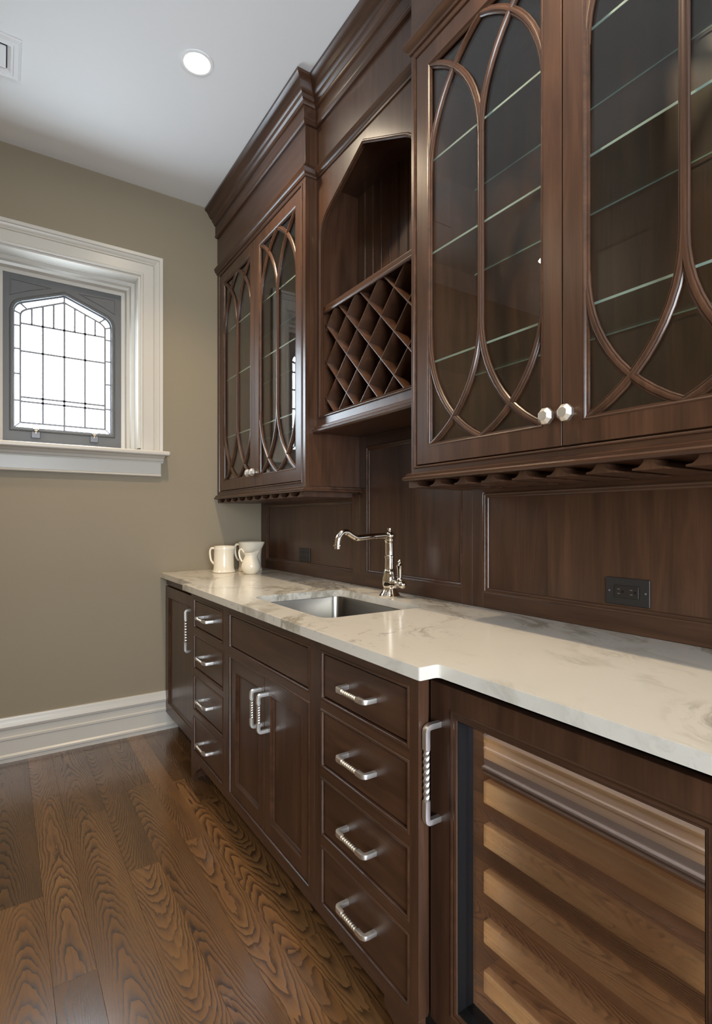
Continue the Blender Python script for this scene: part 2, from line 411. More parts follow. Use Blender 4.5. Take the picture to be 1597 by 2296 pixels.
# jamb lining with stops
J = [(0, 0), (0.012, 0), (0.012, 0.10), (0.030, 0.105), (0.036, 0.125), (0.050, 0.130), (0.055, 0.160), (0.074, 0.164), (0.074, 0.1695), (0, 0.1695)]
build('jamb_lining', MB().sweep([(WX0, YF, 1.63), (WX0, YF, WZ1), (WX1, YF, WZ1), (WX1, YF, 1.63)], [(-o, -n) for o, n in J], (0, -1, 0)), 'trim', win, 0, 25)
SA = (WX0 + 0.001, WX1 - 0.001, 1.613, WZ1 - 0.001)
def arch2(x0, x1, zs, zsh, za, inset=0.0, zb=None, sh=0.042, n=7):
    """four-centred arch outline, from bottom left up and over to bottom right"""
    x0 += inset; x1 -= inset; za -= inset * 1.08; zsh -= inset * 0.85; zs -= inset * 0.2; xm = (x0 + x1) / 2
    pts = [(x0, zb if zb is not None else 0)]
    p0, p2 = (x0, zs), (x0 + sh, zsh); sl = (za - zsh) / (xm - x0 - sh)
    p1 = (x0, zsh - sl * sh)
    for i in range(n + 1):
        t = i / n; q = lambda k: (1 - t) ** 2 * p0[k] + 2 * t * (1 - t) * p1[k] + t * t * p2[k]
        pts.append((q(0), q(1)))
    pts.append((xm, za))
    pts += [(2 * xm - a, b) for a, b in reversed(pts[:-1])]
    return pts
AR = arch2(0.052, 0.539, 2.335, 2.400, 2.478, 0, 1.716)
ys = lambda a, b, t: (a, YS + t, b)
sash = build('sash', MB().prism([(SA[0], SA[2]), (SA[1], SA[2]), (SA[1], SA[3]), (SA[0], SA[3])], [AR], ys, 0.0, 0.045), 'sash', win, 0.002)
build('sash_arch_moulding', MB().sweep([(a, YS, b) for a, b in AR], [(0.0, 0.0), (0.0, 0.003), (0.004, 0.006), (0.009, 0.005), (0.013, 0.008), (0.018, 0.0)], (0, -1, 0), True), 'sash', win, 0, 25)
# carved triangular sunk spandrels of the sash shown by their raised rims
for s_ in (0, 1):
    fx = (lambda v: v) if s_ == 0 else (lambda v: 0.595 - v)
    tri = [(fx(0.040), 2.425), (fx(0.040), 2.508), (fx(0.225), 2.500), (fx(0.12), 2.463)]
    if s_: tri = tri[::-1]
    build('spandrel_rim', MB().sweep([(a, YS, b) for a, b in tri], [(-0.003, 0), (-0.002, 0.004), (0.002, 0.004), (0.003, 0)], (0, -1, 0), True), 'sash', win)
# lead cames and panes
YG = YS + 0.022
INN = arch2(0.052, 0.539, 2.335, 2.400, 2.478, 0.034, 1.748)
def clip(poly, f):
    out = []
    for i in range(len(poly)):
        p, q = poly[i], poly[(i + 1) % len(poly)]; a, b = f(p), f(q)
        if a >= 0: out.append(p)
        if (a > 0 > b) or (a < 0 < b):
            t = a / (a - b); out.append((p[0] + (q[0] - p[0]) * t, p[1] + (q[1] - p[1]) * t))
    return out
def cell(poly, x0, x1, z0, z1):
    for f in (lambda p: p[0] - x0, lambda p: x1 - p[0], lambda p: p[1] - z0, lambda p: z1 - p[1]): poly = clip(poly, f) if poly else poly
    return poly
def pane(poly):
    if len(poly) < 3: return
    build('glass_pane', MB().prism(poly, [], ys, 0.020, 0.023), 'glass_lead', win)
def came(p, q, w=0.010):
    d = Vector((q[0] - p[0], q[1] - p[1])).normalized(); n_ = Vector((-d.y, d.x)) * w / 2
    build('lead_came', MB().prism([(p[0] + n_.x, p[1] + n_.y), (q[0] + n_.x, q[1] + n_.y), (q[0] - n_.x, q[1] - n_.y), (p[0] - n_.x, p[1] - n_.y)], [], ys, 0.015, 0.028), 'lead', win)
def came_path(pts, closed):
    build('lead_came', MB().sweep([(a, YG, b) for a, b in pts], [(-0.005, -0.006), (-0.005, 0.006), (0.005, 0.006), (0.005, -0.006)], (0, -1, 0), closed), 'lead', win)
came_path(INN, True); came_path(arch2(0.052, 0.539, 2.335, 2.400, 2.478, 0.002, 1.718), True)
vx = [0.086, 0.1912, 0.2955, 0.4005, 0.505]; hz = [1.748, 1.862, 1.886, 2.135, 2.285]
for i in range(4):
    for j in range(4): pane(cell(INN, vx[i], vx[i + 1], hz[j], hz[j + 1]))
    xm = (vx[i] + vx[i + 1]) / 2
    for a, b in ((vx[i], xm), (xm, vx[i + 1])): pane(cell(INN, a, b, 2.285, 2.6))
def arch_z(x):
    for i in range(len(INN) - 1):
        (a, b), (c, d) = INN[i], INN[i + 1]
        if a != c and min(a, c) <= x <= max(a, c): return b + (d - b) * (x - a) / (c - a)
    return 2.3
for x in vx[1:4]: came((x, 1.748), (x, arch_z(x)))
for i in range(4):
    x = (vx[i] + vx[i + 1]) / 2; came((x, 2.285), (x, arch_z(x)), 0.009)
for z in hz[1:]: came((0.086, z), (0.505, z))
for z in (1.866, 2.010, 2.145, 2.270):
    came((0.053, z), (0.086, z), 0.009); came((0.505, z), (0.538, z), 0.009)
for k in (0, 5, 9, len(INN) - 1):
    pass
OUT = AR
for ti in (7, 9, 11, 2 + 0, 16):
    if ti < len(INN): came(INN[ti], OUT[ti], 0.009)
came((0.052, 1.716), (0.086, 1.748), 0.006); came((0.539, 1.716), (0.505, 1.748), 0.006); came((0.2955, 1.716), (0.2955, 1.748), 0.009)
for i_, (a, b) in enumerate(zip(OUT[:-1], OUT[1:])):
    c, d = INN[i_], INN[i_ + 1]
    if 0 < i_ < len(OUT) - 2: pane([a, b, d, c])
zz = [1.716, 1.866, 2.010, 2.145, 2.270, 2.335]
for i in range(5):
    pane([(0.052, zz[i]), (0.086, max(zz[i], 1.748)), (0.086, zz[i + 1]), (0.052, zz[i + 1])])
    pane([(0.539, zz[i]), (0.505, max(zz[i], 1.748)), (0.505, zz[i + 1]), (0.539, zz[i + 1])])
pane([(0.052, 1.716), (0.2955, 1.716), (0.2955, 1.748), (0.086, 1.748)]); pane([(0.2955, 1.716), (0.539, 1.716), (0.505, 1.748), (0.2955, 1.748)])
for xh in (0.157, 0.445):
    e_ = build('sash_latch', MB().box(xh - 0.022, xh + 0.022, YS - 0.012, YS, 1.664, 1.700), 'lead', win, 0.004)
    build('latch_knob', MB().lathe([(0.006, 0), (0.006, 0.012), (0.013, 0.018), (0.013, 0.026), (0.008, 0.030)], (xh, YS - 0.010, 1.690), (0, -0.5, 1), 16), 'polished', e_, 0, 30)
# stool, bed moulding and apron
SX = [(-0.24, 3.44), (0.800, 3.44)]
build('stool', MB().prism([(-0.214, YF - 0.088), (0.809, YF - 0.088), (0.809, YF), (WX1 - 0.012, YF), (WX1 - 0.012, YF + 0.26), (WX0 + 0.012, YF + 0.26), (WX0 + 0.012, YF), (-0.214, YF)], [], lambda a, b, t: (a, b, t), 1.586, 1.612), 'trim', win, 0.009, None, 4)
build('bed_moulding', MB().sweep([(0.786, YF, 0), (0.786, YF - 0.001, 0), (-0.19, YF - 0.001, 0), (-0.19, YF, 0)][1:3], [(0, 1.548), (0.012, 1.548), (0.014, 1.556), (0.020, 1.560), (0.026, 1.572), (0.044, 1.580), (0.052, 1.586), (0, 1.586)], (0, 0, 1)), 'trim', win, 0, 25)
build('apron', MB().sweep([(0.772, YF, 0), (-0.18, YF, 0)], [(0, 1.470), (0.020, 1.470), (0.024, 1.475), (0.020, 1.481), (0.016, 1.484), (0.016, 1.548), (0, 1.548)], (0, 0, 1)), 'trim', win, 0, 25)

# ------------------------------------------------------------------ lamps and vent in the ceiling
def downlight(x, y, label):
    t = thing('recessed_downlight', label, 'downlight', (x, y, ZC), 'recessed ceiling downlights')
    build('trim_ring', MB().lathe([(0.050, -0.001), (0.052, -0.004), (0.060, -0.006), (0.066, -0.004), (0.067, 0.0)], (x, y, ZC), (0, 0, 1), 40, False, False), 'ceil', t, 0, 40)
    build('lamp_face', MB().lathe([(0.051, -0.0015), (0.030, -0.0025), (0.003, -0.003)], (x, y, ZC), (0, 0, 1), 40, False, True), 'lamp', t, 0, 40)
    l = bpy.data.lights.new('downlight_beam', 'SPOT'); l.energy = SPOT_W; l.color = SPOT_COL; l.spot_size = math.radians(124); l.spot_blend = 0.75; l.shadow_soft_size = 0.035
    o = bpy.data.objects.new('downlight_beam', l); COL.objects.link(o); o.location = (x, y, ZC - 0.03)
    adopt(o, t); return t
downlight(0.680, 2.225, 'lit round recessed ceiling light in front of the crown moulding')
downlight(0.670, 0.800, 'lit round recessed ceiling light over the wine refrigerator')
downlight(-1.07, 2.50, 'lit round recessed ceiling light over the widened part of the room')
vt = thing('ceiling_vent', 'white square ceiling air vent with a stepped core', 'vent', (-0.06, 2.625, ZC))
def vring(x0, x1, y0, y1, prof, name, material):
    build(name, MB().sweep([(x0, y0, ZC), (x1, y0, ZC), (x1, y1, ZC), (x0, y1, ZC)], prof, (0, 0, -1), True), material, vt, 0, 25)
vring(-0.235, 0.070, 2.508, 2.742, [(0, 0), (-0.002, 0.006), (-0.012, 0.014), (-0.028, 0.014), (-0.030, 0.0)], 'vent_frame', 'ceil')
vring(-0.198, 0.033, 2.545, 2.705, [(0, 0.014), (-0.012, 0.004), (-0.014, -0.002), (0.008, 0.0), (0.008, 0.012)], 'vent_cone', 'ceil')
box('vent_core', -0.180, 0.016, 2.562, 2.688, ZC - 0.010, ZC - 0.004, 'ceil', vt, 0.003)
box('vent_duct', -0.200, 0.036, 2.542, 2.708, ZC - 0.002, ZC - 0.0005, 'black', vt, 0)

# ------------------------------------------------------------------ shared cabinet pieces
NX = (-1, 0, 0)
BEAD = [(0, -0.010), (0, 0.0002), (0.0014, 0.0018), (0.0040, 0.0026), (0.0064, 0.0018), (0.0078, 0.0), (0.0078, -0.010)]
BEAD_TALL = [(0, -0.010), (0, 0.0003), (0.0012, 0.0036), (0.0040, 0.0048), (0.0066, 0.0036), (0.0078, 0.0004), (0.0078, -0.010)]
def bead(y0, y1, z0, z1, xf, parent, prof=BEAD): return build('bead_moulding', MB().rect_x(y0, y1, z0, z1, xf, prof), 'wood_h', parent, 0, 40)

def pull(ax, c, length, xf, parent, proj=0.035, th=0.0125):
    """bent square-section bar pull with a twisted grip; ax 'y' or 'z', c = (y, z) of its middle, xf = surface it is screwed to"""
    a = Vector((0, 1, 0)) if ax == 'y' else Vector((0, 0, 1)); nrm = Vector((0, 0, 1)) if ax == 'y' else Vector((0, 1, 0))
    ctr = Vector((xf, c[0], c[1])); out = Vector((-1, 0, 0)); h = length / 2; r = 0.010
    pts = []                                      # (along, out, twist, thickness)
    pts.append((-h, 0, 0, 1.0)); pts.append((-h, proj - r, 0, 1.0))
    for i in range(1, 5): t = i / 4 * PI / 2; pts.append((-h + r - r * math.cos(t), proj - r + r * math.sin(t), 0, 1.0))
    tw0 = -length * 0.27; n = 30
    pts.append((tw0, proj, 0, 1.0)); 
    for i in range(1, n): pts.append((tw0 + (-2 * tw0) * i / n, proj, 2 * PI * 2.0 * i / n, 0.86))
    pts.append((-tw0, proj, 4 * PI, 1.0))
    for i in range(4, 0, -1): t = i / 4 * PI / 2; pts.append((h - r + r * math.cos(t), proj - r + r * math.sin(t), 4 * PI, 1.0))
    pts.append((h, proj - r, 4 * PI, 1.0)); pts.append((h, 0, 4 * PI, 1.0))
    vs = []; k = 8; N = len(pts)
    P = [ctr + a * p[0] + out * p[1] for p in pts]
    for i in range(N):
        d = (P[min(i + 1, N - 1)] - P[max(i - 1, 0)]).normalized(); w = d.cross(nrm).normalized()
        for q in range(k):
            an = pts[i][2] + PI / 4 * q
            rr = th * 0.5 * pts[i][3]; s4 = 1.28 if q % 2 else 1.0
            vs.append(P[i] + (nrm * math.cos(an) + w * math.sin(an)) * rr * s4)
    fs = [(i * k + q, i * k + (q + 1) % k, (i + 1) * k + (q + 1) % k, (i + 1) * k + q) for i in range(N - 1) for q in range(k)]
    fs += [tuple(range(k))[::-1], tuple((N - 1) * k + q for q in range(k))]
    o = build('handle', MB().add(vs, fs), 'nickel', parent, 0, 28); o['label'] = 'brushed nickel bar handle with twisted grip'; return o

def panel_door(name, y0, y1, z0, z1, xf, parent, st=0.056, handle=None):
    d = build(name, MB().rect_x(y0, y1, z0, z1, xf, [(0, -0.020), (0, 0), (st, 0), (st, -0.020)]), 'wood_v', parent, 0.0012)
    a, b, c, e = y0 + st, y1 - st, z0 + st, z1 - st
    build('sticking', MB().rect_x(a, b, c, e, xf, [(-0.0005, -0.012), (-0.0005, 0.0004), (0.002, 0.0008), (0.004, -0.001), (0.006, -0.0045), (0.010, -0.006), (0.013, -0.010), (0.014, -0.014)]), 'wood_h', d, 0, 40)
    box('panel', xf + 0.010, xf + 0.018, a, b, c, e, 'wood_v', d, 0)
    return d

# ------------------------------------------------------------------ base cabinets
def valance(y0, y1, z_rail, parent, foot0, foot1):
    """bottom rail with shaped bracket feet; outline in (y, z)"""
    pts = [(y0, 0.136), (y0, 0.0)]
    if foot0: pts += [(y0 + 0.041, 0.0), (y0 + 0.046, 0.02), (y0 + 0.060, 0.045), (y0 + 0.085, 0.062), (y0 + 0.112, 0.076), (y0 + 0.125, 0.086), (y0 + 0.125, 0.104)]
    else: pts[-1] = (y0, 0.104)
    e = [(y1, 0.136), (y1, 0.0)]
    if foot1: e += [(y1 - 0.041, 0.0), (y1 - 0.046, 0.02), (y1 - 0.060, 0.045), (y1 - 0.085, 0.062), (y1 - 0.112, 0.076), (y1 - 0.125, 0.086), (y1 - 0.125, 0.104)]
    else: e[-1] = (y1, 0.104)
    return build('base_rail', MB().prism(pts + e[::-1], [], lambda a, b, t: (t, a, b), XB, XB + 0.020), 'wood_h', parent, 0.001)
def drawer_unit(y0, y1, o0, o1, label, foot0, foot1, set0=0.0005):
    t = thing('drawer_cabinet', label, 'cabinet', (XB + 0.3, (y0 + y1) / 2, 0), 'four-drawer base cabinets')
    zz = [(0.714, 0.854), (0.524, 0.689), (0.332, 0.498), (0.138, 0.306)]
    box('carcass', XB + 0.0275 if set0 > 0.01 else XB + 0.021, XP - 0.02, y0 + set0, y1 - 0.0005, 0.105, 0.8845, 'wood_v', t, 0)
    box('stile', XB, XB + (0.027 if set0 > 0.01 else 0.020), y0 + 0.0006, o0, 0.136, 0.8845, 'wood_v', t, 0.0008)
    box('stile', XB, XB + 0.020, o1, y1 - 0.0006, 0.136, 0.8845, 'wood_v', t, 0.0008)
    box('rail', XB + 0.0001, XB + 0.020, o0, o1, zz[0][1], 0.8845, 'wood_h', t, 0)
    for i in range(3): box('rail', XB + 0.0001, XB + 0.020, o0, o1, zz[i + 1][1], zz[i][0], 'wood_h', t, 0)
    valance(y0 + 0.0006, y1 - 0.0006, 0, t, foot0, foot1)
    box('toe_kick', XB + 0.10, XB + 0.11, y0, y1, 0, 0.104, 'kick', t, 0)
    if foot0: box('foot_block', XB + 0.0205, XB + 0.027, y0 + 0.001, y0 + 0.020, 0, 0.1045, 'wood_v', t, 0)
    if foot1: box('foot_block', XB + 0.0205, XB + 0.10, y1 - 0.020, y1 - 0.001, 0, 0.1045, 'wood_v', t, 0)
    for a, b in zz:
        bead(o0, o1, a, b, XB, t)
        d = box('drawer', XB + 0.0040, XB + 0.0195, o0 + 0.0122, o1 - 0.0122, a + 0.0118, b - 0.0118, 'wood_h', t, 0.0022)
        pull('y', ((o0 + o1) / 2, (a + b) / 2), 0.124, XB + 0.0041, d)
    return t
drawer_unit(Y1, Y2 - 0.002, 0.918, 1.311, 'dark wood four-drawer base cabinet beside the wine refrigerator', True, False, 0.030)
drawer_unit(Y3 - 0.002, Y4, 2.108, 2.511, 'dark wood four-drawer base cabinet at the far end of the counter', False, True)
sb = thing('sink_cabinet', 'dark wood sink cabinet with two panelled doors under the sink', 'cabinet', (XB + 0.3, 1.7135, 0))
a_, b_ = Y2 - 0.002, Y3 - 0.002
box('carcass_bottom', XB + 0.021, XP - 0.02, a_ + 0.0005, b_ - 0.0005, 0.105, 0.123, 'wood_v', sb, 0)
box('carcass_back', XP - 0.035, XP - 0.021, a_ + 0.0005, b_ - 0.0005, 0.123, 0.8845, 'wood_v', sb, 0)
box('carcass_side', XB + 0.021, XP - 0.036, a_ + 0.0005, a_ + 0.018, 0.124, 0.8845, 'wood_v', sb, 0)
box('carcass_side', XB + 0.021, XP - 0.036, b_ - 0.018, b_ - 0.0005, 0.124, 0.8845, 'wood_v', sb, 0)
box('stile', XB, XB + 0.020, a_ + 0.0006, 1.375, 0.136, 0.8845, 'wood_v', sb, 0.0008)
box('stile', XB, XB + 0.020, 2.042, b_ - 0.0006, 0.136, 0.8845, 'wood_v', sb, 0.0008)
box('rail', XB + 0.0001, XB + 0.020, 1.375, 2.042, 0.853, 0.8845, 'wood_h', sb, 0)
box('rail', XB + 0.0001, XB + 0.020, 1.375, 2.042, 0.687, 0.713, 'wood_h', sb, 0)
valance(a_ + 0.0006, b_ - 0.0006, 0, sb, False, False)
box('toe_kick', XB + 0.10, XB + 0.11, a_, b_, 0, 0.104, 'kick', sb, 0)
bead(1.375, 2.042, 0.713, 0.853, XB, sb); bead(1.375, 2.042, 0.138, 0.687, XB, sb)
box('false_front', XB + 0.0040, XB + 0.0195, 1.3872, 2.0298, 0.7248, 0.8412, 'wood_h', sb, 0.0022)
for y0, y1, hy in ((1.3868, 1.7068, 1.679), (1.7102, 2.0302, 1.738)):
    d = panel_door('door', y0, y1, 0.1485, 0.6765, XB + 0.0040, sb, 0.046)
    pull('z', (hy, 0.567), 0.124, XB + 0.0041, d)

# far panel-front appliance
ap = thing('panelled_base_unit', 'set-back dark wood base unit with one tall panelled door by the far wall', 'cabinet', (1.1, 2.89, 0))
box('carcass', XA + 0.025, XP - 0.02, 2.549, 3.2255, 0.10, 0.884, 'wood_v', ap, 0)
box('top_rail', XA + 0.006, XA + 0.024, 2.549, 3.2255, 0.842, 0.884, 'wood_h', ap, 0.002)
box('toe_kick', XA + 0.07, XA + 0.08, 2.549, 3.2255, 0, 0.0995, 'kick', ap, 0)
d = panel_door('door', 2.560, 3.218, 0.102, 0.836, XA, ap, 0.058)
pull('z', (2.690, 0.665), 0.205, XA, d, 0.036, 0.013)
# side of the projecting run facing it and facing the wine refrigerator are the drawer carcasses

# ------------------------------------------------------------------ wine refrigerator
wf = thing('wine_refrigerator', 'glass-door wine refrigerator framed in dark wood under the near counter', 'wine refrigerator', (1.1, 0.56, 0))
fy0, fy1 = 0.232, 0.884
box('cabinet_back', 1.34, 1.38, fy0, fy1, 0.10, 0.872, 'black', wf, 0)
box('cabinet_side', XA + 0.036, 1.34, fy1 - 0.035, fy1, 0.10, 0.872, 'black', wf, 0)
box('cabinet_side', XA + 0.036, 1.34, fy0, fy0 + 0.035, 0.10, 0.872, 'black', wf, 0)
box('cabinet_top', XA + 0.036, 1.34, fy0 + 0.035, fy1 - 0.035, 0.835, 0.872, 'black', wf, 0)
box('cabinet_floor', XA + 0.036, 1.34, fy0 + 0.035, fy1 - 0.035, 0.10, 0.135, 'black', wf, 0)
box('toe_kick', XA + 0.06, XA + 0.07, fy0, fy1, 0, 0.0995, 'kick', wf, 0)
dy0, dy1, dz0, dz1 = 0.278, 0.884, 0.108, 0.862
gy0, gy1, gz0, gz1 = 0.345, 0.824, 0.176, 0.796
dr = build('door_frame', MB().prism([(dy0, dz0), (dy1 + 0.022, dz0), (dy1 + 0.022, dz1), (dy0, dz1)][:], [[(gy0, gz0), (gy1, gz0), (gy1, gz1), (gy0, gz1)]], lambda a, b, t: (t, a, b), XA, XA + 0.022), 'wood_v', wf, 0.0015)
build('sticking', MB().rect_x(gy0 - 0.018, gy1 + 0.018, gz0 - 0.018, gz1 + 0.018, XA, [(0, -0.002), (0, 0.0005), (0.003, 0.0025), (0.006, 0.0015), (0.008, -0.0005), (0.013, 0.0012), (0.017, -0.001), (0.019, -0.006), (0.019, -0.012)]), 'wood_h', dr, 0, 40)
build('gasket', MB().rect_x(gy0 - 0.001, gy1 + 0.001, gz0 - 0.001, gz1 + 0.001, XA + 0.022, [(0, -0.014), (0, 0.018), (0.0030, 0.018), (0.0030, -0.014)]), 'black', dr)
build('glass_pane', MB().box(XA + 0.026, XA + 0.030, gy0, gy1, gz0, gz1), 'glass_fridge', dr)
pull('z', (0.876, 0.670), 0.206, XA, dr, 0.038, 0.0135)
for z in (0.708, 0.607, 0.510, 0.404, 0.292, 0.180):
    s_ = box('shelf_front', 0.905, 0.925, fy0 + 0.037, fy1 - 0.0375, z - 0.025, z + 0.025, 'beech', wf, 0.003)
    build('shelf_rack', MB().box(0.926, 1.32, fy0 + 0.042, fy1 - 0.042, z - 0.024, z - 0.018), 'black', s_)
for yy, zz_, sx_, sy_ in ((0.838, 0.486, 0.60, 0.010), (0.331, 0.486, 0.60, 0.010), (0.585, 0.810, 0.010, 0.46), (0.585, 0.160, 0.010, 0.46)):      # added lamps hidden behind the door frame to brighten the shelf fronts
    l = bpy.data.lights.new('shelf_fill_light', 'AREA'); l.shape = 'RECTANGLE'; l.size = sx_; l.size_y = sy_; l.energy = SHELF_FILL_W * max(sx_, sy_); l.color = (1.0, 0.90, 0.74)
    o = bpy.data.objects.new('shelf_fill_light', l); COL.objects.link(o); o.location = (XA + 0.034, yy, zz_); o.rotation_euler = (0, -PI / 2, 0); adopt(o, wf)
box('filler_strip', XA + 0.023, XA + 0.030, fy1 + 0.0002, Y1 - 0.0002, 0.1, 0.884, 'wood_v', wf, 0)
fl2 = thing('end_filler', 'narrow dark wood end panel at the near end of the base cabinets', 'cabinet panel', (1.1, 0.22, 0))
box('end_panel', XA + 0.002, XP - 0.02, Y0 + 0.004, Y0 + 0.024, 0, 0.884, 'wood_v', fl2, 0.001)
box('face_strip', XA, XA + 0.0015, Y0 + 0.004, 0.2755, 0.10, 0.884, 'wood_v', fl2, 0)

# ------------------------------------------------------------------ counter, sink, faucet
def rrect(x0, x1, y0, y1, r, n=6):
    pts = []
    for cx, cy_, a0 in ((x1 - r, y1 - r, 0), (x0 + r, y1 - r, 90), (x0 + r, y0 + r, 180), (x1 - r, y0 + r, 270)):
        for i in range(n + 1):
            a = math.radians(a0 + 90 * i / n); pts.append((cx + r * math.cos(a), cy_ + r * math.sin(a)))
    return pts
def fillet(pts, rad, n=4):
    out = []
    for i, p in enumerate(pts):
        r = rad.get(i, 0)
        if not r: out.append(p); continue
        a, b = Vector(pts[i - 1]), Vector(pts[(i + 1) % len(pts)]); P = Vector(p)
        u, v = (a - P).normalized(), (b - P).normalized()
        s, e = P + u * r, P + v * r
        for k in range(n + 1):
            t = k / n; q = s * (1 - t) ** 2 + P * 2 * t * (1 - t) + e * t * t; out.append((q.x, q.y))
    return out
cpts = [(0.771, Y0), (XP - 0.0005, Y0), (XP - 0.0005, YF - 0.001), (0.771, YF - 0.001), (0.771, 2.640), (0.720, 2.590), (0.720, 0.846), (0.771, 0.846)]
cpts = [(0.771, Y0), (XP - 0.0005, Y0), (XP - 0.0005, YF - 0.001), (0.771, YF - 0.001), (0.771, 2.590), (0.720, 2.590), (0.720, 0.848), (0.771, 0.848)]
cpts = fillet(cpts, {5: 0.006, 6: 0.006, 4: 0.006, 7: 0.012})
SK = (0.832, 1.240, 1.432, 2.001)
ct = build('countertop', MB().prism(cpts, [rrect(*SK[:2], *SK[2:], 0.045)], lambda a, b, t: (a, b, t), ZTB, ZT), 'marble', None, 0.004, None, 3)
tag(ct, 'white grey-veined marble countertop with a projecting middle section', 'countertop')

sk = thing('sink', 'undermounted stainless steel bar sink set in the marble counter', 'sink', (1.036, 1.7165, 0.70))
def loft(loops):
    m_ = MB(); k = len(loops[0]); vs = [p for L in loops for p in L]
    fs = [(i * k + q, i * k + (q + 1) % k, (i + 1) * k + (q + 1) % k, (i + 1) * k + q) for i in range(len(loops) - 1) for q in range(k)]
    return m_, vs, fs, k
L = []
def lo(off, z, r): return [(a, b, z) for a, b in rrect(SK[0] - off, SK[1] + off, SK[2] - off, SK[3] + off, max(r, 0.01))]
zs = [(0.022, 0.8845, 0.06), (0.004, 0.8845, 0.048), (0.003, 0.880, 0.047), (0.0, 0.74, 0.046), (-0.004, 0.722, 0.046), (-0.014, 0.709, 0.04), (-0.030, 0.703, 0.03), (-0.12, 0.700, 0.02), (-0.17, 0.698, 0.015)]
m_, vs, fs, k = loft([lo(*q) for q in zs]); fs.append(tuple((len(zs) - 1) * k + q for q in range(k)))
o = build('basin', m_.add(vs, fs), 'steel', sk, 0, 40)
sol = o.modifiers.new('sheet', 'SOLIDIFY'); sol.thickness = 0.0012; sol.offset = 1
build('drain', MB().lathe([(0.045, 0.0), (0.044, 0.004), (0.034, 0.003), (0.030, 0.0005), (0.006, 0.001), (0.004, 0.006)], (1.036, 1.7165, 0.6985), (0, 0, 1), 32), 'polished', sk, 0, 35)

FX, FY = 1.300, 1.7165
fa = thing('faucet', 'polished nickel single-lever faucet with a long hooked spout behind the sink', 'faucet', (FX, FY, ZT))
build('base_flange', MB().lathe([(0.042, 0.0), (0.043, 0.003), (0.040, 0.006), (0.038, 0.010), (0.033, 0.016), (0.028, 0.024), (0.024, 0.033), (0.024, 0.036)], (FX, FY, ZT), (0, 0, 1), 40), 'polished', fa, 0, 30)
build('body', MB().lathe([(0.022, 0.034), (0.026, 0.038), (0.029, 0.048), (0.0295, 0.060), (0.028, 0.074), (0.025, 0.086), (0.0225, 0.094), (0.0225, 0.098)], (FX, FY, ZT), (0, 0, 1), 40), 'polished', fa, 0, 30)
build('column', MB().lathe([(0.024, 0.097), (0.0245, 0.101), (0.022, 0.104), (0.0195, 0.112), (0.0185, 0.130), (0.0185, 0.152), (0.0205, 0.155), (0.0205, 0.161), (0.0178, 0.165), (0.0178, 0.212), (0.019, 0.218), (0.0205, 0.221), (0.0205, 0.226), (0.017, 0.229)], (FX, FY, ZT), (0, 0, 1), 40), 'polished', fa, 0, 30)
build('head', MB().lathe([(0.017, 0.228), (0.021, 0.233), (0.023, 0.242), (0.0215, 0.250), (0.016, 0.257), (0.009, 0.260), (0.006, 0.263), (0.009, 0.267), (0.0085, 0.272), (0.004, 0.276)], (FX, FY, ZT), (0, 0, 1), 40), 'polished', fa, 0, 40)
def spline(P, n=8):
    out = []; Q = [Vector(p) for p in P]
    for i in range(len(Q) - 1):
        a, b, c, d = Q[max(i - 1, 0)], Q[i], Q[i + 1], Q[min(i + 2, len(Q) - 1)]
        for k in range(n):
            t = k / n; out.append(0.5 * ((2 * b) + (c - a) * t + (2 * a - 5 * b + 4 * c - d) * t * t + (3 * b - a - 3 * c + d) * t ** 3))
    return out + [Q[-1]]
sp = spline([(FX - 0.012, FY, 1.157), (1.225, FY, 1.155), (1.165, FY, 1.151), (1.140, FY, 1.151), (1.118, FY, 1.161), (1.098, FY, 1.172), (1.078, FY, 1.171), (1.062, FY, 1.155), (1.056, FY, 1.135), (1.055, FY, 1.118)])
build('spout', MB().tube(sp, 0.0116, 20), 'polished', fa, 0, 50)
build('aerator', MB().lathe([(0.010, 0.008), (0.0165, 0.006), (0.0165, 0.001), (0.0115, 0.0), (0.0115, -0.009), (0.009, -0.010)], (1.055, FY, 1.120), (0, 0, 1), 32), 'polished', fa, 0, 30)
build('valve', MB().lathe([(0.018, 0.0), (0.019, 0.022), (0.016, 0.028), (0.019, 0.032), (0.0145, 0.038), (0.014, 0.056), (0.0165, 0.066), (0.0155, 0.076), (0.009, 0.083), (0.003, 0.085)], (FX, FY - 0.012, 0.968), (0, -1, 0), 32), 'polished', fa, 0, 35)
build('lever', MB().lathe([(0.011, 0.0), (0.0115, 0.012), (0.008, 0.017), (0.0085, 0.024), (0.011, 0.050), (0.0125, 0.062), (0.0135, 0.066), (0.010, 0.070), (0.006, 0.076), (0.008, 0.080), (0.006, 0.085), (0.003, 0.088)], (FX, FY - 0.066, 0.975), (0, 0, 1), 28), 'polished', fa, 0, 35)

